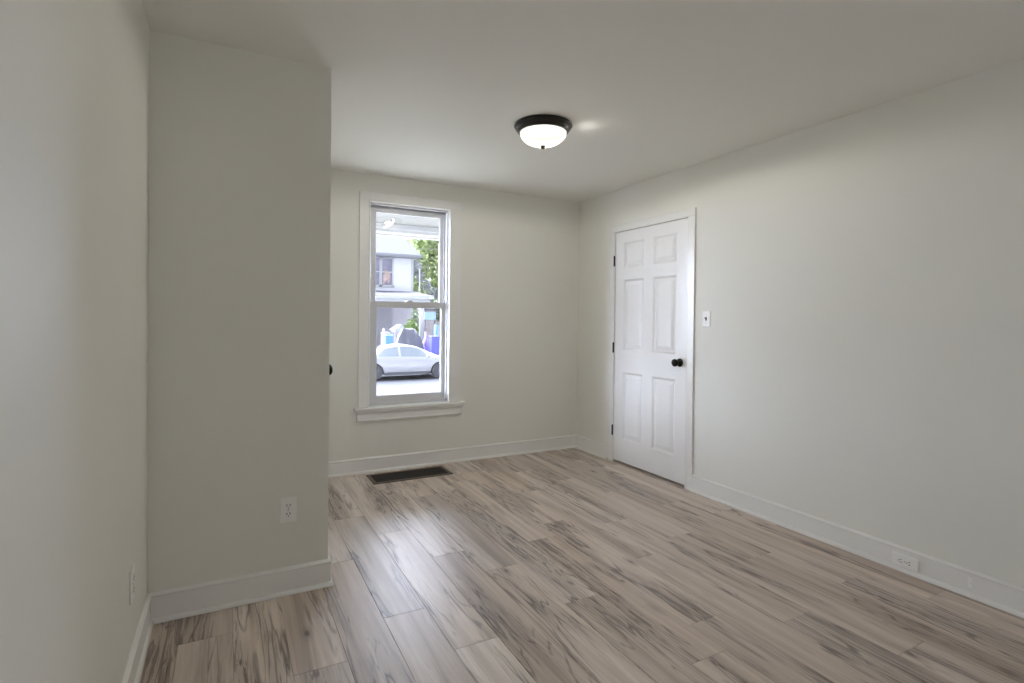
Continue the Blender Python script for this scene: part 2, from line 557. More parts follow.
def knob(root, y, z, sign):
    k = MB()
    s = sign
    k.lathe([(.0, .0), (.032, .0), (.033, .004), (.030, .010), (.018, .013), (.012, .016), (.0115, .030), (.017, .036),
             (.0265, .042), (.0295, .052), (.0275, .062), (.018, .069), (.0, .071)][::1] if s > 0 else
            [(r, -h) for r, h in [(.0, .0), (.032, .0), (.033, .004), (.030, .010), (.018, .013), (.012, .016), (.0115, .030), (.017, .036),
             (.0265, .042), (.0295, .052), (.0275, .062), (.018, .069), (.0, .071)]], (0, y, z), axis='X', n=28, caps=False)
    return k.build('door_knob', BLACK, root, smooth=True, angle=50)

d1 = panel_door('door_1', DY0 + .006, DY1 - .006, 0.022, DZ - .005, XR - .006, -1, .04, DOORP, 'white six-panel door with black knob in the right wall')
tag(knob(d1, -0.362, 0.925, -1), 'black round door knob')
for hz in (0.262, 1.0, 1.772):
    h = MB()
    h.lathe([(0, -.047), (.0045, -.047), (.0075, -.043), (.0075, -.0155), (.0068, -.015), (.0075, -.0145), (.0075, .0145), (.0068, .015), (.0075, .0155), (.0075, .043), (.0045, .047), (0, .047)],
            (-.012, .432, hz), n=14, caps=False)
    h.box(-.0125, .431, hz - .044, -.0095, .443, hz + .044)
    tag(h.build('hinge', BLACK, d1, smooth=True), 'black hinge')

# door in the side of the boxed-out wall: only its knob shows past the corner
m = MB()
for a, b_ in ((2.865, 2.935), (3.70, 3.77)): m.box(XP, a, 0, XP + .014, b_, 2.11, .003)
m.box(XP, 2.935, 2.045, XP + .014, 3.70, 2.11, .003)
struct(m.build('trim_2', TRIM), 'white casing round the door in the boxed-out wall', 'door casing')
d2 = panel_door('door_2', 2.938, 3.697, .012, 2.04, XP + .006, 1, .012, DOORP, 'white door round the corner of the boxed-out wall, black knob just showing')
tag(knob(d2, 3.02 - (2.938 + 3.697) / 2, .984 - .012, 1), 'black knob peeking past the wall corner')

# ------------------------------------------------------------------ window
OX0, OX1, OZ1 = 1.012, 1.697, 2.208
m = MB()
m.box(.925, YB - .018, .537, OX0 - .012, YB, OZ1 + .012, .003); m.box(OX1 + .012, YB - .018, .537, 1.815, YB, OZ1 + .012, .003)
m.box(.925, YB - .018, OZ1 + .012, 1.815, YB, 2.283, .003)
# bead round the inner edge
m.box(OX0 - .013, YB - .024, .537, OX0, YB - .002, OZ1 + .013, .004); m.box(OX1, YB - .024, .537, OX1 + .013, YB - .002, OZ1 + .013, .004)
m.box(OX0 - .013, YB - .024, OZ1, OX1 + .013, YB - .002, OZ1 + .013, .004)
struct(m.build('trim_3', TRIM), 'white flat casing round the window', 'window casing')

win = empty('window_1', ((OX0 + OX1) / 2, YB, .537), 'white double-hung window looking onto porch and street', 'window', kind='structure')
wx, wz = win.location.x, win.location.z
def L_(mb, x0, y0, z0, x1, y1, z1, bev=.002): mb.box(x0 - wx, y0 - YB, z0 - wz, x1 - wx, y1 - YB, z1 - wz, bev)
f = MB()
L_(f, WX0, YB + .002, .537, OX0, YB + TB, OZ1); L_(f, OX1, YB + .002, .537, WX1, YB + TB, OZ1)
L_(f, WX0, YB + .002, OZ1, WX1, YB + TB, WZ1)
L_(f, OX0, YB + .130, OZ1 - .020, OX1, YB + TB, OZ1); L_(f, OX0, YB + .02, OZ1 - .012, OX1, YB + .045, OZ1)
L_(f, OX0, YB + .02, .56, OX0 + .012, YB + .045, OZ1); L_(f, OX1 - .012, YB + .02, .56, OX1, YB + .045, OZ1)
L_(f, OX0, YB + .094, .56, OX0 + .012, YB + .102, OZ1); L_(f, OX1 - .012, YB + .094, .56, OX1, YB + .102, OZ1)
L_(f, WX0, YB + .045, WZ0, WX1, YB + TB, .556)
f.build('window_frame', VINYL, win)
def sash(z0, z1, y0, y1, rail_b, rail_t, pane_lab):
    s = MB()
    gx0, gx1 = 1.082, 1.655
    L_(s, OX0 + .010, y0, z0, gx0, y1, z1); L_(s, gx1, y0, z0, OX1 - .010, y1, z1)
    L_(s, gx0 - .002, y0, z0, gx1 + .002, y1, z0 + rail_b); L_(s, gx0 - .002, y0, z1 - rail_t, gx1 + .002, y1, z1)
    # glazing bead
    yb0, yb1 = y0 + .006, y0 + .012
    for a in ((gx0, z0 + rail_b, gx0 + .006, z1 - rail_t), (gx1 - .006, z0 + rail_b, gx1, z1 - rail_t),
              (gx0, z0 + rail_b, gx1, z0 + rail_b + .006), (gx0, z1 - rail_t - .006, gx1, z1 - rail_t)):
        L_(s, a[0], yb0, a[1], a[2], yb1 + .008, a[3], .001)
    so = s.build('sash', VINYL, win)
    p = MB()
    ym = (y0 + y1) / 2 + .004
    p.box(gx0 - wx - .002, ym - YB, z0 + rail_b - wz - .002, gx1 - wx + .002, ym + .004 - YB, z1 - rail_t - wz + .002)
    p.build('pane', PANE, so)
    return so
lo_sash = sash(.556, 1.400, YB + .050, YB + .088, .056, .043, '')
up_sash = sash(1.362, 2.188, YB + .106, YB + .142, .038, .030, '')
lk = MB()
L_(lk, 1.335, YB + .052, 1.400, 1.395, YB + .086, 1.407, .002)
L_(lk, 1.345, YB + .045, 1.407, 1.385, YB + .075, 1.420, .005)
lk.build('sash_lock', VINYL, win)
st = MB()
L_(st, .892, YB - .052, .512, 1.843, YB + .052, .537, .006)
st.build('window_stool', TRIM, win)
ap = MB()
L_(ap, .915, YB - .022, .432, 1.820, YB, .482, .004)
L_(ap, .912, YB - .030, .482, 1.823, YB, .497, .005); L_(ap, .905, YB - .040, .495, 1.830, YB, .512, .005)
L_(ap, .915, YB - .027, .426, 1.820, YB, .436, .003)
ap.build('window_apron', TRIM, win)

added_win = empty('added_window', (.80, YR, .675), 'added white window framing the unseen fill light behind the camera', 'window', kind='structure')  # window added only to frame the rear fill light
f = MB()
for a in ((-.475, 0, -.43, 1.35), (.43, 0, .475, 1.35), (-.43, 0, .43, .045), (-.43, 1.305, .43, 1.35), (-.43, .655, .43, .70)):
    f.box(a[0], -.09, a[1], a[2], -.05, a[3], .003)
f.build('sash', VINYL, added_win)
f = MB(); f.box(-.43, -.072, .045, .43, -.068, 1.305); f.build('pane', PANE, added_win)
f = MB()
for a in ((-.565, -.02, -.475, 1.44), (.475, -.02, .565, 1.44), (-.475, 1.35, .475, 1.44)): f.box(a[0], 0, a[1], a[2], .018, a[3], .003)
f.box(-.60, -.05, -.045, .60, .05, -.02, .005); f.box(-.565, 0, -.125, .565, .02, -.045, .004)
f.build('window_casing', TRIM, added_win)

# ------------------------------------------------------------------ ceiling light
cl = empty('ceiling_light', (1.660, 2.775, H), 'lit flush-mount ceiling light, frosted glass dome in dark bronze pan', 'ceiling light')
p = MB()
p.lathe([(0, 0), (.166, 0), (.172, -.004), (.174, -.012), (.168, -.018), (.166, -.026), (.156, -.034), (.153, -.044), (.146, -.050), (.138, -.050), (.136, -.040), (0, -.038)], (0, 0, 0), n=64, caps=False)
p.build('canopy_pan', BRONZE, cl, smooth=True)
p = MB()
prof = [(.140 * math.cos(a), -.046 - .080 * math.sin(a)) for a in [i * PI / 2 / 16 for i in range(17)]]
prof[-1] = (0.0005, prof[-1][1])
p.lathe(prof, (0, 0, 0), n=64, caps=False)
tag(p.build('glass_dome', DOME, cl, smooth=True), 'glowing frosted glass dome')
p = MB()
p.lathe([(0, -.120), (.015, -.122), (.017, -.126), (.014, -.130), (.012, -.134), (.013, -.138), (.009, -.143), (0, -.145)], (0, 0, 0), n=24, caps=False)
p.build('finial', BRONZE, cl, smooth=True)

bulb_d = bpy.data.lights.new('bulb', 'SPOT')              # the pan above the bulb keeps its light off the ceiling
bulb_d.energy = 33.0
bulb_d.color = (1.0, 0.96, 0.86)
bulb_d.spot_size = math.radians(179)
bulb_d.spot_blend = 0.15
bulb_d.shadow_soft_size = 0.03
bulb = bpy.data.objects.new('bulb', bulb_d)
C.objects.link(bulb); bulb.parent = cl; bulb.location = (0, 0, -.054)
patch_fill_d = bpy.data.lights.new('ceiling_patch_fill', 'POINT')       # added lamp hung beside the pan to brighten a patch of ceiling
patch_fill_d.energy = 0.075
patch_fill_d.color = (1.0, 0.95, 0.88)
patch_fill_d.shadow_soft_size = 0.0
patch_fill = bpy.data.objects.new('ceiling_patch_fill', patch_fill_d)
C.objects.link(patch_fill); patch_fill.parent = cl; patch_fill.location = (.240, -.120, -.075)

# ------------------------------------------------------------------ outlets, switch, register
def wall_plate(name, loc, normal, horizontal, label, cat, kind_, group=None, w_=.070, h_=.115, proud=0.0):
    """parts are modelled with the plate in x-z facing -y, then turned"""
    rz = {'-Y': 0, '+X': PI / 2, '-X': -PI / 2}[normal]
    root = empty(name, loc, label, cat, group)
    R = Matrix.Rotation(rz, 4, 'Z')
    if horizontal: R = R @ Matrix.Rotation(PI / 2, 4, 'Y')
    def fin(mb, nm, mt, parent=root, smooth=False):
        bmesh.ops.transform(mb.bm, matrix=R, verts=list(mb.bm.verts))
        return mb.build(nm, mt, parent, smooth=smooth)
    p = MB(); p.box(-w_ / 2, -.006, -h_ / 2, w_ / 2, proud, h_ / 2, .003)
    fin(p, 'cover_plate', PLASTIC)
    if kind_ == 'duplex':
        for dz in (-.0195, .0195):
            q = MB()
            pts = []
            for k in range(24):
                a = 2 * PI * k / 24
                pts.append((max(-.0165, min(.0165, .0195 * math.cos(a))), dz + .0145 * math.sin(a)))
            q.prism(pts, -.0085, -.004, 'Y')
            ro = fin(q, 'receptacle', PLASTIC)
            s = MB()
            s.box(-.0080, -.0089, dz - .001, -.0050, -.0070, dz + .0085); s.box(.0050, -.0089, dz - .001, .0080, -.0070, dz + .0085)
            s.lathe([(0, -.0089), (.0026, -.0089), (.0026, -.007), (0, -.007)], (0, 0, dz - .0075), axis='Y', n=12, caps=False)
            fin(s, 'slots', SLOT, ro)
        q = MB(); q.lathe([(0, -.0075), (.003, -.0072), (.0035, -.0055), (0, -.0055)], (0, 0, 0), axis='Y', n=12, caps=False)
        fin(q, 'screw', SCREW)
    elif kind_ == 'switch':
        q = MB(); q.box(-.006, -.0075, -.0125, .006, -.004, .0125, .001)
        fin(q, 'toggle_slot', SLOT)
        q = MB(); q.prism([(-.004, -.006), (-.018, .004), (-.018, .011), (-.004, .008)], -.0042, .0042, 'X')
        fin(q, 'toggle', TOGGLE)
        for dz in (-.030, .030):
            q = MB(); q.lathe([(0, -.0075), (.003, -.0072), (.0035, -.0055), (0, -.0055)], (0, 0, dz), axis='Y', n=12, caps=False)
            fin(q, 'screw', SCREW)
    elif kind_ == 'coax':
        q = MB(); q.lathe([(0, -.014), (.003, -.014), (.0045, -.012), (.0045, -.005), (0, -.005)], (0, 0, 0), axis='Y', n=14, caps=False)
        fin(q, 'nub', PLASTIC)
    return root
wall_plate('wall_outlet', (.244, YP, .385), '-Y', False, 'white duplex outlet on the boxed-out wall above its baseboard', 'outlet', 'duplex')
wall_plate('wall_outlet', (XL, 2.215, .350), '+X', False, 'white outlet plate seen edge-on on the near left wall', 'outlet', 'duplex')
wall_plate('wall_outlet', (XR - .0185, 1.466, .0565), '-X', True, 'white duplex outlet lying sideways in the right-hand baseboard', 'outlet', 'duplex', w_=.062, h_=.120, proud=.006)
wall_plate('light_switch', (XR, 2.787, 1.284), '-X', False, 'white light switch with grey toggle beside the six-panel door', 'light switch', 'switch')
wall_plate('cable_plate', (XR - .0125, 1.196, .067), '-X', False, 'small painted cable plate on the right-hand baseboard', 'wall plate', 'coax', w_=.018, h_=.045)

vx0, vx1, vy0, vy1 = .975, 1.620, 4.068, 4.330
rg_ = empty('floor_register', ((vx0 + vx1) / 2, (vy0 + vy1) / 2, 0), 'dark metal floor vent grille below the window', 'floor vent')
hw, hd = (vx1 - vx0) / 2, (vy1 - vy0) / 2
p = MB()
fw = .028
for a in ((-hw, -hd, hw, -hd + fw), (-hw, hd - fw, hw, hd), (-hw, -hd, -hw + fw, hd), (hw - fw, -hd, hw, hd)):
    p.box(a[0], a[1], .0005, a[2], a[3], .007, .002)
p.build('register_frame', VENTM, rg_)
p = MB(); p.box(-hw + .01, -hd + .01, .0002, hw - .01, hd - .01, .0014)
p.build('duct_opening', DUCT, rg_)
n_l = 26
for k in range(n_l):
    x = -hw + fw + (2 * hw - 2 * fw) * (k + .5) / n_l
    p = MB()
    p.prism([(x - .004, .0015), (x - .0025, .0015), (x + .004, .0062), (x + .0025, .0062)], -hd + fw - .002, hd - fw + .002, 'Y')
    p.build('louvre', VENTD, rg_)
p = MB(); p.box(-hw + fw, -.004, .0015, hw - fw, .004, .0055)
p.build('cross_bar', VENTD, rg_)

# ------------------------------------------------------------------ outside: own porch and street
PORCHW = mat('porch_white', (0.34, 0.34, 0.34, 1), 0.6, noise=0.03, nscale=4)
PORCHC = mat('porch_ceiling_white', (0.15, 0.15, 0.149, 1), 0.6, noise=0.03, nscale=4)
CONC = mat('concrete', (0.52, 0.5, 0.41, 1), 0.85, noise=0.08, nscale=3, bump=0.2, bscale=30)
STREETM = mat('street_asphalt', (0.052, 0.052, 0.055, 1), 0.85, noise=0.12, nscale=2.5, bump=0.2, bscale=40)
PAVE = mat('far_pavement', (0.09, 0.09, 0.088, 1), 0.85, noise=0.08, nscale=3)
FARG = mat('far_grass', (0.04, 0.06, 0.025, 1), 0.9, noise=0.3, nscale=3)
BOUNCE = mat('yard_light_bounce', (0.46, 0.445, 0.36, 1), 0.9, noise=0.2, nscale=9, bump=0.4, bscale=60)
LAWN = mat('lawn_green', (0.25, 0.28, 0.16, 1), 0.9, noise=0.3, nscale=5, bump=0.4, bscale=40)
SIDING = mat('white_siding', (0.84, 0.84, 0.84, 1), 0.6, noise=0.02, nscale=3)
GREYS = mat('grey_siding', (0.58, 0.56, 0.6, 1), 0.7, noise=0.05, nscale=3)
PINKW = mat('pale_pink_panel', (0.74, 0.7, 0.73, 1), 0.7, noise=0.03, nscale=3)
ROOFM = mat('grey_shingle', (0.11, 0.107, 0.12, 1), 0.8, noise=0.12, nscale=6)
CAPG = mat('grey_trim', (0.34, 0.34, 0.35, 1), 0.6, noise=0.03, nscale=4)
CARP = mat('car_paint', (0.56, 0.56, 0.59, 1), 0.25, metal=0.2, noise=0.01, nscale=4)
CARD = mat('car_black', (0.15, 0.15, 0.16, 1), 0.6, noise=0.1, nscale=10)
RUBBER = mat('rubber', (0.12, 0.12, 0.125, 1), 0.8, noise=0.1, nscale=20)
ALLOY = mat('alloy', (0.25, 0.25, 0.28, 1), 0.35, metal=0.5, noise=0.03, nscale=10)
CARG = mat('car_glass', (0.24, 0.27, 0.29, 1), 0.08, noise=0.05, nscale=2)
TARP = mat('tarp_grey', (0.15, 0.15, 0.17, 1), 0.55, noise=0.15, nscale=4)
BLUE1 = mat('bin_light_blue', (0.12, 0.27, 0.5, 1), 0.5, noise=0.05, nscale=5)
BLUE2 = mat('bin_violet_blue', (0.16, 0.16, 0.62, 1), 0.5, noise=0.05, nscale=5)
VIOLET = mat('bag_violet', (0.26, 0.18, 0.55, 1), 0.5, noise=0.1, nscale=6)
LEAF = mat('leaf_green', (0.4, 0.46, 0.22, 1), 0.6, noise=0.35, nscale=1.2)
LEAF2 = mat('leaf_bright_green', (0.2, 0.28, 0.07, 1), 0.6, noise=0.3, nscale=2)
LEAF3 = mat('leaf_grey_green', (0.26, 0.3, 0.2, 1), 0.6, noise=0.3, nscale=2)
LEAFW = mat('leaf_pale', (0.3, 0.31, 0.3, 1), 0.6, noise=0.25, nscale=2)
BARK = mat('bark', (0.16, 0.13, 0.11, 1), 0.9, noise=0.2, nscale=6)
FENCEM = mat('fence_wood', (0.46, 0.41, 0.39, 1), 0.8, noise=0.15, nscale=6)
WINDARK = mat('far_window_glass', (0.3, 0.28, 0.34, 1), 0.1, noise=0.3, nscale=1.5)
CURTAIN = mat('orange_curtain', (0.55, 0.42, 0.38, 1), 0.8, noise=0.3, nscale=4)
PALEBLUE = mat('pale_blue_panel', (0.42, 0.58, 0.62, 1), 0.5, noise=0.05, nscale=4)
WHITEP = mat('white_painted', (0.6, 0.6, 0.6, 1), 0.5, noise=0.02, nscale=6)
WIREM = mat('wire_pale', (0.45, 0.45, 0.35, 1), 0.6, noise=0.05, nscale=4)

m = MB(); m.box(-2.2, YB + TB, -.30, 5.2, 7.35, -.10); m.box(-2.2, 7.35, -.65, 5.2, 7.7, -.30)
struct(m.build('porch_floor', CONC), 'pale porch floor outside the window', 'porch')
m = MB()
for k in range(24):          # boards of the porch ceiling
    y = YB + TB + k * .11
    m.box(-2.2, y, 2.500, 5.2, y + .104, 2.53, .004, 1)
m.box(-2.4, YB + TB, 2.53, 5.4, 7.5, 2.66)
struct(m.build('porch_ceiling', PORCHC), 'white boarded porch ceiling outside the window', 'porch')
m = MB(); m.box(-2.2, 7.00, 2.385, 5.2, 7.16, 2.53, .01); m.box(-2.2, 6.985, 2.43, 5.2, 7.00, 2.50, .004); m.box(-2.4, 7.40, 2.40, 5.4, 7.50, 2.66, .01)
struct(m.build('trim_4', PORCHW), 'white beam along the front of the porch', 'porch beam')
m = MB(); m.tube([(1.80, 6.62, 2.50), (1.83, 6.70, 2.485), (1.82, 6.82, 2.455), (1.78, 6.985, 2.44)], .013, 10)
tag(m.build('porch_bracket', WHITEP, smooth=True), 'white curved bracket under the porch ceiling beside its beam', 'bracket')
for x in (-2.05, 5.05):
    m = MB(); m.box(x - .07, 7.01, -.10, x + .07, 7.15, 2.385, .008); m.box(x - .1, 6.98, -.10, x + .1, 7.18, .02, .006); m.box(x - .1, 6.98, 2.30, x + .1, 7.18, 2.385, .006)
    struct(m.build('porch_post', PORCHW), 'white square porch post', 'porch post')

m = MB(); m.box(-40, 7.7, -1.0, 40, 11.5, -.66)  # unseen ground made pale so daylight bounces up to the room's ceiling
struct(m.build('front_yard', BOUNCE), 'unseen strip between porch and street, made pale to bounce daylight', 'yard')
m = MB(); m.box(-40, 11.5, -1.35, 40, 13.0, -.72)
struct(m.build('sidewalk', CONC), 'pale sidewalk on the near side of the street', 'sidewalk')
m = MB(); m.box(-45, 13.0, -1.6, 45, 24.3, -1.345)
struct(m.build('street', STREETM), 'pale asphalt street beyond the porch', 'street')
m = MB(); m.box(-45, 24.3, -1.6, 45, 33.0, -1.0)
struct(m.build('sidewalk', PAVE), 'pale pavement on the far side of the street', 'sidewalk')
m = MB(); m.box(-60, 33.0, -1.6, 70, 90, -1.02)
struct(m.build('far_lawn', FARG), 'ground beyond the houses across the street', 'lawn')

# ---- car, parked side-on (faces +X)
def make_car(ox, oy, oz):
    root = empty('parked_car', (ox, oy, oz), 'silver-white sedan parked side-on across the street', 'car')
    Lc, wb0, wb1, rw = 4.55, .88, 3.68, .33       # length, rear and front axle, wheel radius
    def lerp(tab, x):
        for (a, b_), (c, d) in zip(tab, tab[1:]):
            if x <= c:
                t = (x - a) / (c - a) if c > a else 0
                t = t * t * (3 - 2 * t) if False else t
                return b_ + (d - b_) * t
        return tab[-1][1]
    top = [(0, .86), (.10, .95), (.45, 1.00), (.72, 1.10), (1.1, 1.27), (1.5, 1.39), (1.95, 1.45), (2.3, 1.445), (2.75, 1.37), (3.15, 1.20), (3.52, 1.02), (3.72, .955), (4.1, .88), (4.4, .76), (4.55, .58)]
    belt = [(0, .84), (.5, .95), (1.2, .965), (2.2, .94), (3.2, .915), (3.6, .90), (4.1, .83), (4.4, .72), (4.55, .56)]
    half = [(0, .70), (.15, .80), (.6, .88), (2.2, .905), (3.8, .88), (4.3, .78), (4.55, .55)]
    roofw = [(0, .62), (.5, .64), (1.0, .60), (1.6, .57), (2.3, .57), (3.0, .60), (3.5, .68), (4.1, .66), (4.55, .42)]
    def bottom(x):
        z = .24 if .1 < x < 4.4 else .34
        for c in (wb0, wb1):
            d = abs(x - c)
            if d < .385: z = max(z, math.sqrt(.385 ** 2 - d * d) + .31)
        return z
    def side(x, s):       # half section: outward y, z for s index
        hw_, zb, zt, zl, rw_ = lerp(half, x), bottom(x), lerp(top, x), lerp(belt, x), lerp(roofw, x)
        zl = min(zl, zt - .015); zb = min(zb, zl - .06)
        zm = max(zb + .02, min(.52, zl - .03))
        return [(hw_ * .86, zb), (hw_ * .96, zb + .01), (hw_ * .985, max(zb + .015, .36 if zb < .36 else zb + .015)), (hw_ * 1.0, zm), (hw_ * .985, zm + (zl - zm) * .6), (hw_ * .955, zl),
                (rw_ + (hw_ * .93 - rw_) * .45, zl + (zt - zl) * .55), (rw_, zt - (zt - zl) * .07), (rw_ * .75, zt), (0, zt + .004)]
    xs = sorted(set([round(i * .06, 3) for i in range(int(Lc / .06) + 1)] + [Lc] + [c + d for c in (wb0, wb1) for d in (-.384, -.37, .37, .384)]))
    b = MB()
    rows = []
    for x in xs:
        h_ = side(x, 0)
        rows.append([(x, -y, z) for y, z in h_] + [(x, y, z) for y, z in h_[-2::-1]])
    vs = b.grid(rows, close_v=True)
    for ring in (vs[0], vs[-1]): b.bm.faces.new(ring)
    body = b.build('body', CARP, root, smooth=True, angle=40)
    # side glass, following the greenhouse surface
    def gl_pt(x, t, sgn):
        s_ = side(x, 0)
        (y0, z0), (y1, z1), (y2, z2) = s_[5], s_[6], s_[7]
        if t < .55: k = t / .55; y, z = y0 + (y1 - y0) * k, z0 + (z1 - z0) * k
        else: k = (t - .55) / .45; y, z = y1 + (y2 - y1) * k, z1 + (z2 - z1) * k
        return (x, sgn * (y + .006), z + .002)
    for sgn in (-1, 1):
        for a, c, tall0, tall1 in ((1.02, 1.90, .35, .92), (1.99, 3.28, .92, .25)):
            g_ = MB(); rows = []
            n = 12
            for i in range(n + 1):
                x = a + (c - a) * i / n
                f0 = .06
                f1 = .90
                if a < 1.5: f1 = min(.90, .30 + 1.6 * (i / n))
                else: f1 = min(.90, .22 + 2.2 * (1 - i / n))
                rows.append([gl_pt(x, f0 + (f1 - f0) * q / 5, sgn) for q in range(6)])
            g_.grid(rows)
            g_.build('side_window', CARG, root, smooth=True)
        for x in (1.45, 2.60):
            hd_ = MB(); hd_.box(x, sgn * .895 - .015, .80, x + .17, sgn * .895 + .015, .825, .006)
            hd_.build('door_handle', CARP, root)
        sl = MB(); sl.box(1.32, sgn * .80 - .09, .20, 3.24, sgn * .80 + .09, .33, .02)
        sl.build('sill', CARD, root)
        mi = MB(); mi.lathe([(0, -.10), (.05, -.09), (.075, -.03), (.07, .05), (0, .08)], (3.14, sgn * 1.0, .985), axis='Y', n=14, caps=False)
        mi.tube([(3.14, sgn * .86, .93), (3.14, sgn * .98, .97)], .025, 8)
        mi.build('mirror', CARP, root, smooth=True)
    # windscreen and rear glass
    for a, c in ((2.60, 3.46), (.74, 1.35)):
        g_ = MB(); rows = []
        for i in range(9):
            x = a + (c - a) * i / 8
            s_ = side(x, 0)
            r_ = s_[8][0] * 1.15; z_ = lerp(top, x) + .010
            rows.append([(x, r_ * (q / 4 - 1), z_ - (.02 if q in (0, 8) else 0)) for q in range(9)])
        g_.grid(rows)
        g_.build('windscreen' if a > 2 else 'rear_window', CARG, root, smooth=True)
    for x in (wb0, wb1):
        for sgn in (-1, 1):
            w_ = MB(); y = sgn * .78
            w_.lathe([(.20, -.10), (.30, -.10), (.325, -.07), (.33, 0), (.325, .07), (.30, .10), (.20, .10), (.20, -.10)], (x, y, .33), axis='Y', n=36, caps=False)
            wo_ = w_.build('wheel', RUBBER, root, smooth=True)
            a_ = MB(); yo = y + sgn * .085
            a_.lathe([(.205, 0), (.205, .01), (.185, .012), (.180, .0), (.205, 0)], (x, yo, .33), axis='Y', n=36, caps=False)
            a_.lathe([(0, -.01), (.05, -.01), (.05, .012), (0, .014)], (x, yo, .33), axis='Y', n=16, caps=False)
            for k in range(10):
                an = 2 * PI * k / 10
                a_.tube([(x + .04 * math.cos(an), yo, .33 + .04 * math.sin(an)), (x + .19 * math.cos(an), yo, .33 + .19 * math.sin(an))], [.022, .016], 6)
            a_.build('rim', ALLOY, wo_, smooth=True)
            d_ = MB(); d_.lathe([(0, -.02), (.19, -.02), (.19, 0), (0, 0)], (x, y, .33), axis='Y', n=24, caps=False)
            d_.build('brake_disc', CARD, wo_)
    for y in (-.62, .62):
        la = MB(); la.box(4.22, y - .1, .62, 4.46, y + .1, .74, .02)
        la.build('headlight', CARG, root)
    return root
make_car(5.33 - .93, 22.9, -1.345)

# ---- leaves and trees
def leaves(mb, centre, rad, n, size, rg, shell=0.35):
    for _ in range(n):
        while True:
            p = Vector((rg.uniform(-1, 1), rg.uniform(-1, 1), rg.uniform(-1, 1)))
            if shell < p.length < 1: break
        c = Vector(centre) + Vector((p.x * rad[0], p.y * rad[1], p.z * rad[2]))
        a = Vector((rg.gauss(0, 1), rg.gauss(0, 1), rg.gauss(0, .6))).normalized()
        b_ = a.cross(Vector((rg.gauss(0, 1), rg.gauss(0, 1), rg.gauss(0, 1)))).normalized()
        nn = a.cross(b_)
        s = size * rg.uniform(.6, 1.3)
        mb.face([c - a * s, c - a * s * .1 + b_ * s * .45 + nn * s * .12, c + a * s])
        mb.face([c - a * s, c + a * s, c - a * s * .1 - b_ * s * .45 + nn * s * .12])
def tree(name, base, blobs, trunk_h, n, size, mt, label, cat, seed, tr=.2):
    rg = random.Random(seed)
    root = empty(name, base, label, cat)
    t = MB()
    t.tube([(0, 0, -.05), (.1, 0, trunk_h * .4), (0, .1, trunk_h)], [tr, tr * .8, tr * .6], 10)
    for c, r in blobs:
        t.tube([(0, .05, trunk_h * .8), (c[0] * .5, c[1] * .5, (trunk_h + c[2]) * .5), c], [tr * .5, tr * .3, tr * .1], 6)
    t.build('trunk', BARK, root, smooth=True)
    f_ = MB()
    tot = sum(r[0] * r[1] * r[2] for c, r in blobs)
    for c, r in blobs: leaves(f_, c, r, int(n * r[0] * r[1] * r[2] / tot), size, rg)
    tag(f_.build('foliage', mt, root), kind='stuff')
    return root
tree('leafy_tree', (14.6, 42, -1.02), [((0, 0, 6.0), (2.3, 2, 2.6)), ((1.6, 0, 8.2), (2.6, 2.2, 2.4)), ((-.9, .3, 8.8), (1.9, 1.8, 1.9)), ((2.4, 0, 5.0), (2.0, 2, 2.2)), ((.3, 0, 10.5), (2.2, 2, 2.0))],
     4.5, 11000, .24, LEAF, 'tall light green tree right of the white house', 'tree', 3)
tree('leafy_tree', (12.1, 39, -1.02), [((0, 0, 4.2), (.9, .9, 1.6)), ((.4, 0, 6.0), (.8, .8, 1.3))], 3.0, 3200, .18, LEAF,
     'slim green tree close behind the white house corner', 'tree', 5, .12)
tree('pale_tree', (11.9, 35.2, -1.02), [((-.75, 0, 5.7), (.42, .4, .55)), ((-.45, 0, 5.1), (.32, .3, .4)), ((0, 0, 4.5), (.35, .3, .4)), ((.45, 0, 4.0), (.35, .3, .4)), ((.95, 0, 3.9), (.35, .3, .45))],
     3.0, 1100, .10, LEAFW, 'small pale whitish tree leaning beside the white house', 'tree', 8, .06)
def bush(name, base, rad, n, size, mt, label, seed):
    rg = random.Random(seed)
    root = empty(name, base, label, 'bush')
    t = MB()
    for k in range(5):
        a = k * 1.256
        t.tube([(0, 0, -.03), (math.cos(a) * rad[0] * .3, math.sin(a) * rad[1] * .3, rad[2] * .8), (math.cos(a) * rad[0] * .6, math.sin(a) * rad[1] * .6, rad[2] * 1.5)], [.03, .02, .008], 6)
    t.build('stems', BARK, root)
    f_ = MB(); leaves(f_, (0, 0, rad[2]), rad, n, size, rg, .2)
    tag(f_.build('foliage', mt, root), kind='stuff')
bush('round_bush', (8.64, 28.0, -1.0), (.48, .4, 1.10), 1100, .10, LEAF2, 'bright green bush behind the covered heap', 2)
bush('wide_hedge', (13.6, 37.0, -1.02), (2.6, .8, 1.7), 5200, .17, LEAF3, 'wide grey-green hedge beyond the board fence', 9)
bush('tall_bush', (9.20, 29.0, -1.0), (.30, .3, 1.46), 700, .09, LEAF3, 'tall grey-green bush beside the white porch post', 4)

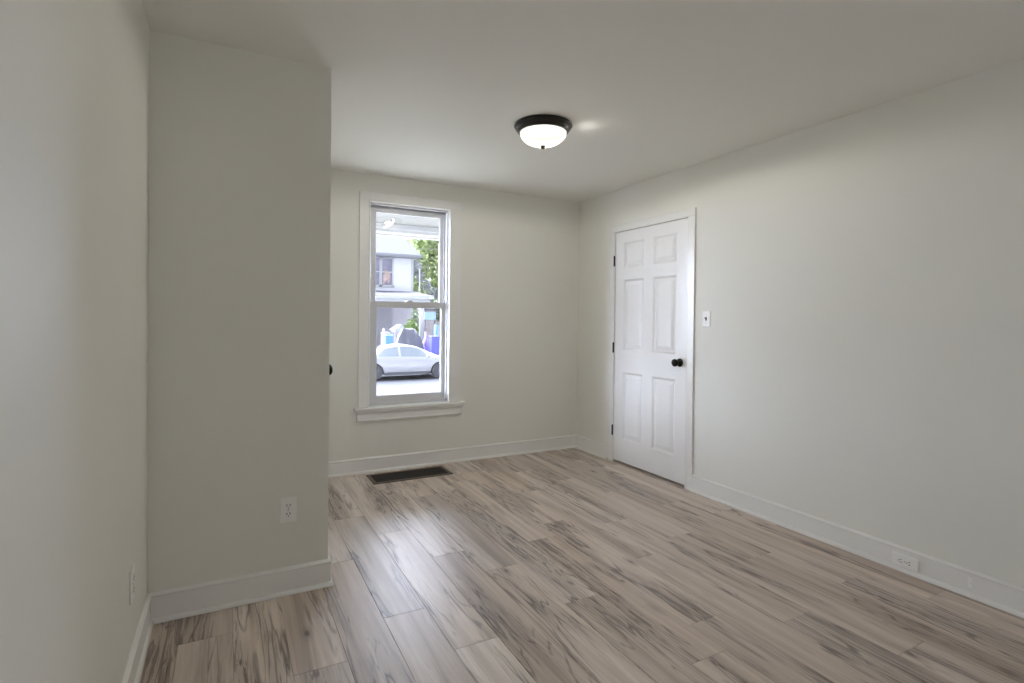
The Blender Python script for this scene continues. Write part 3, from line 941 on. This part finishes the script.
# ---- white house across the street
hs = empty('white_house', (8.0, 33, -1.0), 'white clapboard house across the street with grey roof', 'house')
def hb(x0, y0, z0, x1, y1, z1, bev=0.0, mb=None):
    q = mb or MB(); q.box(x0 - 8.0, y0 - 33, z0 + 1.0, x1 - 8.0, y1 - 33, z1 + 1.0, bev)
    return q
q = MB()
hb(2.0, 33.02, -1.0, 10.24, 39.0, 5.02, mb=q)
zz = 2.2
while zz < 5.0:      # clapboards on front and side
    z1 = min(zz + .135, 5.02)
    q.prism([(33.02 - 33, zz + 1.0), (32.985 - 33, zz + 1.0), (33.008 - 33, z1 + 1.0), (33.02 - 33, z1 + 1.0)], 2.0 - 8, 10.24 - 8, 'X')
    q.prism([(10.24 - 8, zz + 1.0), (10.275 - 8, zz + 1.0), (10.252 - 8, z1 + 1.0), (10.24 - 8, z1 + 1.0)], 33.02 - 33, 39.0 - 33, 'Y')
    zz += .135
q.build('clapboard_wall', SIDING, hs)
q = hb(10.16, 32.96, -1.0, 10.29, 33.1, 5.05, .006); q.build('corner_board', WHITEP, hs)
q = MB()
def rp(x, y, z): return (x - 8, y - 33, z + 1)
q.face([rp(1.6, 32.4, 5.16), rp(10.6, 32.4, 5.16), rp(10.0, 36, 7.35), rp(1.6, 36, 7.35)])
q.face([rp(10.6, 32.4, 5.16), rp(10.6, 39.6, 5.16), rp(10.0, 36, 7.35)])
q.face([rp(1.6, 39.6, 5.16), rp(10.6, 39.6, 5.16), rp(10.0, 36, 7.35), rp(1.6, 36, 7.35)])
q.face([rp(1.6, 32.4, 5.16), rp(10.6, 32.4, 5.16), rp(10.6, 39.6, 5.16), rp(1.6, 39.6, 5.16)])
q.face([rp(1.6, 32.4, 5.16), rp(1.6, 36, 7.35), rp(1.6, 39.6, 5.16)])
q.build('roof', ROOFM, hs)
q = MB(); hb(1.6, 32.33, 5.02, 10.65, 32.45, 5.17, .01, q); hb(1.6, 32.40, 4.97, 10.60, 33.0, 5.03, 0, q)
q.build('gutter', CAPG, hs)
for x in (5.3, 7.52, 8.31):        # upper windows
    q = MB()
    x1 = x + .62 if x > 6 else x + .8
    for a in ((x - .10, 3.16, x, 4.98), (x1, 3.16, x1 + .10, 4.98), (x - .12, 4.87, x1 + .12, 5.0), (x - .14, 3.12, x1 + .14, 3.25), (x, 4.02, x1, 4.09)):
        hb(a[0], 32.93, a[1], a[2], 33.0, a[3], .006, q)
    wf = q.build('window_frame', WHITEP, hs)
    q = hb(x, 32.965, 3.25, x1, 32.985, 4.87); q.build('pane', WINDARK, wf)
    if x > 8:
        q = MB()
        for k in range(5):
            q.lathe([(.045, 0), (.055, .3), (.035, .62 + .12 * (k % 2))], rp(x + .10 + k * .09, 32.95, 3.30 + .12 * (k % 3)), n=10)
        q.build('curtain', CURTAIN, wf)
# porch of the white house
q = MB()
q.face([rp(2, 29.3, 2.50), rp(10.4, 29.3, 2.50), rp(10.4, 32.98, 2.90), rp(2, 32.98, 2.90)])
q.face([rp(2, 29.3, 2.42), rp(10.4, 29.3, 2.42), rp(10.4, 32.98, 2.42), rp(2, 32.98, 2.42)])
q.face([rp(10.4, 29.3, 2.42), rp(10.4, 29.3, 2.50), rp(10.4, 32.98, 2.90), rp(10.4, 32.98, 2.42)])
q.build('porch_roof', ROOFM, hs)
q = MB(); hb(2, 29.3, 2.32, 10.4, 29.42, 2.50, .01, q); hb(2, 29.5, 2.12, 10.3, 29.65, 2.33, .01, q); hb(10.2, 29.5, 2.12, 10.32, 33.0, 2.33, .01, q)
q.build('porch_fascia', WHITEP, hs)
for x in (5.2, 9.62):
    q = MB(); hb(x - .09, 29.48, -.6, x + .09, 29.66, 2.13, .01, q); hb(x - .14, 29.44, -.6, x + .14, 29.70, -.45, .01, q); hb(x - .13, 29.45, 2.02, x + .13, 29.69, 2.13, .01, q)
    q.build('porch_column', WHITEP, hs)
q = hb(2, 29.3, -1.0, 10.3, 33.0, -.6); q.build('porch_deck', PAVE, hs)
q = hb(2.0, 32.90, -.6, 8.93, 32.97, 2.13); hb(8.0, 32.86, -.6, 8.08, 32.95, 2.1, .005, q)
for k in range(18): hb(7.3 + k * .09, 32.88, -.6, 7.36 + k * .09, 32.91, 2.1, 0, q)
q.build('lower_wall', GREYS, hs)
q = hb(8.93, 32.88, -.6, 10.24, 32.97, 2.13); hb(8.98, 32.86, -.5, 10.18, 32.89, 2.0, .01, q)
q.build('front_panel', PINKW, hs)

# ---- things on the pavement
def thing_mesh(mb, name, mt, label, cat, smooth=False, group=None):
    return tag(mb.build(name, mt, smooth=smooth), label, cat, group)
# covered heap: draped tarp
q = MB(); rows = []
rgt = random.Random(12)
nu, nv = 40, 24
for i in range(nu + 1):
    u = i / nu
    row = []
    for j in range(nv + 1):
        v = j / nv
        prof = [(0, -.98), (.04, -.25), (.12, .35), (.25, .70), (.62, .72), (.74, .48), (.88, .12), (.96, -.2), (1, -.98)]
        z = prof[-1][1]
        for (a, b_), (c, d) in zip(prof, prof[1:]):
            if u <= c: z = b_ + (d - b_) * (u - a) / (c - a); break
        e = min(1, math.sin(v * PI) * 1.9)
        fold = .035 * math.sin(14 * u + 9 * v * u + 3 * math.sin(7 * v)) * (1 if .05 < u < .95 else 0)
        row.append((6.91 + 1.58 * u + .34 * v + .04 * math.sin(8 * v), 25.2 + .9 * v + fold, -1.0 + (z + 1.0) * (.25 + .75 * e) + fold * .6 if 0 < v < 1 else -1.0))
    rows.append(row)
q.grid(rows)
thing_mesh(q, 'covered_heap', TARP, 'heap under a wrinkled dark grey tarp behind the silver car', 'covered heap', True)
def bin_(name, x, y, w_, d_, h_, mt, label):
    root = empty(name, (x, y, -1.0), label, 'bin')
    b = MB(); rows = []
    for z, k in ((0, .82), (.05, .84), (h_ * .9, .98), (h_, 1.0)):
        rows.append([(-w_ / 2 * k, -d_ / 2 * k, z), (w_ / 2 * k, -d_ / 2 * k, z), (w_ / 2 * k, d_ / 2 * k, z), (-w_ / 2 * k, d_ / 2 * k, z)])
    vs = b.grid(rows, close_v=True); b.bm.faces.new(vs[0]); b.bm.faces.new(vs[-1])
    b.build('bin_body', mt, root)
    b = MB(); b.box(-w_ / 2 * 1.05, -d_ / 2 * 1.05, h_, w_ / 2 * 1.05, d_ / 2 * 1.1, h_ + .06, .02); b.tube([(-w_ * .4, d_ * .58, h_ - .02), (w_ * .4, d_ * .58, h_ - .02)], .02, 8)
    b.build('bin_lid', mt, root)
    for sx in (-1, 1):
        b = MB(); b.lathe([(0, -.03), (.1, -.03), (.1, .03), (0, .03)], (sx * w_ * .42, d_ * .42, .1), axis='X', n=16, caps=False)
        b.build('bin_wheel', RUBBER, root)
    return root
bin_('wheeled_bin', 6.66, 25.2, .36, .4, 1.36, BLUE1, 'light blue bin left of the tarp-covered heap')
bin_('wheeled_bin', 8.86, 25.0, .42, .5, 1.32, BLUE2, 'violet-blue bin right of the tarp-covered heap')
ch = empty('garden_chair', (6.97, 26.6, -1.0), 'white plastic chair beside the light blue bin', 'chair')
b = MB(); b.box(-.24, -.24, .40, .24, .24, .44, .015); b.build('seat', WHITEP, ch)
b = MB()
for k in range(5): b.box(-.23 + k * .098, .20, .44, -.16 + k * .098, .24, 1.45, .01)
b.box(-.24, .19, 1.40, .24, .25, 1.52, .02); b.build('backrest', WHITEP, ch)
for sx in (-1, 1):
    for sy in (-1, 1):
        b = MB(); b.tube([(sx * .25, sy * .25, 0), (sx * .21, sy * .21, .42)], .025, 8); b.build('leg', WHITEP, ch)
for sx in (-1, 1):
    b = MB(); b.tube([(sx * .24, -.2, .42), (sx * .26, -.2, .66), (sx * .24, .22, .70)], .022, 8); b.build('armrest', WHITEP, ch)
b = MB(); b.box(6.30, 24.7, -1.0, 6.37, 24.77, .68, .008); b.lathe([(.0, .76), (.03, .73), (.055, .68)][::-1], (6.335, 24.735, 0), n=8)
thing_mesh(b, 'wooden_post', WHITEP, 'white post left of the light blue bin', 'post')
b = MB()
b.prism([(7.36, .63), (7.80, .90), (7.96, .74), (7.54, .50)], 26.9, 27.6, 'Y')
for x in (7.5, 7.84):
    for y in (27.0, 27.5): b.box(x - .02, y - .02, -1.0, x + .02, y + .02, .68)
thing_mesh(b, 'tilted_table', WHITEP, 'white tilted tabletop behind the tarp-covered heap', 'table')
b = MB(); b.box(9.26, 28.42, -1.0, 9.45, 28.58, 2.1, .01); b.box(9.22, 28.38, 1.98, 9.49, 28.62, 2.1, .01); b.box(9.22, 28.38, -1.0, 9.49, 28.62, -.8, .01)
thing_mesh(b, 'white_post', WHITEP, 'thick white post right of the tall grey-green bush', 'post')
rgb_ = random.Random(4)
b = MB(); rows = []
for i in range(9):
    t = i / 8
    rows.append([(8.93 + (.17 * math.sin(PI * min(1, t * 1.15 + .05)) + .02) * math.cos(a) * (1 + .12 * math.sin(5 * a)), 26.5 + .17 * math.sin(a), -1.0 + 1.55 * t) for a in [2 * PI * k / 16 for k in range(16)]])
vs = b.grid(rows, close_v=True); b.bm.faces.new(vs[0]); b.bm.faces.new(vs[-1])
thing_mesh(b, 'tall_bag', VIOLET, 'violet bag standing between heap and violet-blue bin', 'bag', True)
fe = empty('board_fence', (10.50, 28.85, -1.0), 'brown-grey board fence right of the white post', 'fence')
for k in range(14):
    b = MB(); x = -.92 + k * .15
    b.prism([(x, 0), (x + .135, 0), (x + .135, 2.02), (x + .068, 2.10), (x, 2.02)], 0, .03, 'Y'); b.build('board', FENCEM, fe)
for z in (.4, 1.6):
    b = MB(); b.box(-.92, .03, z, 1.18, .08, z + .09); b.build('rail', FENCEM, fe)
sg = empty('pale_blue_sign', (9.72, 28.05, -1.0), 'pale blue board on dark posts in front of the fence', 'sign')
b = MB(); b.box(-.32, -.02, 2.16, .32, .02, 2.58, .01); b.build('board', PALEBLUE, sg)
for sx in (-1, 1):
    b = MB(); b.box(sx * .27 - .025, .02, 0, sx * .27 + .025, .06, 2.86); b.build('post', CARD, sg)
b = MB(); b.box(-.36, .06, 2.06, .36, .09, 2.86, .01); b.build('back_panel', FENCEM, sg)
b = MB(); b.box(-.34, .02, 2.66, .34, .06, 2.74, .01); b.build('top_bar', CARD, sg)
b = MB(); rows = [[(9.70 + (.13 - .03 * t) * math.cos(a), 27.0 + .13 * math.sin(a), -1.0 + 1.9 * t) for a in [2 * PI * k / 16 for k in range(16)]] for t in (0, .3, .7, .93, 1.0)]
vs = b.grid(rows, close_v=True); b.bm.faces.new(vs[0]); b.bm.faces.new(vs[-1])
thing_mesh(b, 'upright_roll', mat('awning_blue', (0.20, 0.42, 0.62, 1), 0.6, noise=0.05, nscale=6), 'light blue upright roll right of the violet-blue bin', 'roll', True)
b = MB(); b.tube([(11.03, 34.0, -1.02), (11.03, 34.0, 4.4)], .035, 10); b.lathe([(.05, 0), (.05, .04), (0, .08)], (11.03, 34.0, 4.4), n=10)
thing_mesh(b, 'thin_pole', WHITEP, 'thin white pole right of the white house', 'pole', True)
for z0, z1, lab in ((6.0, 6.12, 'upper overhead wire crossing in front of the tall tree'), (4.74, 4.85, 'lower overhead wire crossing in front of the tall tree')):
    b = MB(); b.tube([(10.3 + 20 * k / 20, 36.0, z0 + (z1 - z0) * k - .25 * math.sin(PI * k / 20)) if False else (10.9 + k, 36.0, z0 + .06 * k - .12 * math.sin(PI * k / 20)) for k in range(21)], .025, 6)
    thing_mesh(b, 'overhead_wire', WIREM, lab, 'wire')
po = MB(); po.tube([(30.3, 36.16, -1.02), (30.3, 36.16, 8.2)], [.14, .12], 12)
thing_mesh(po, 'utility_pole', BARK, 'wooden utility pole carrying the overhead wires', 'pole')
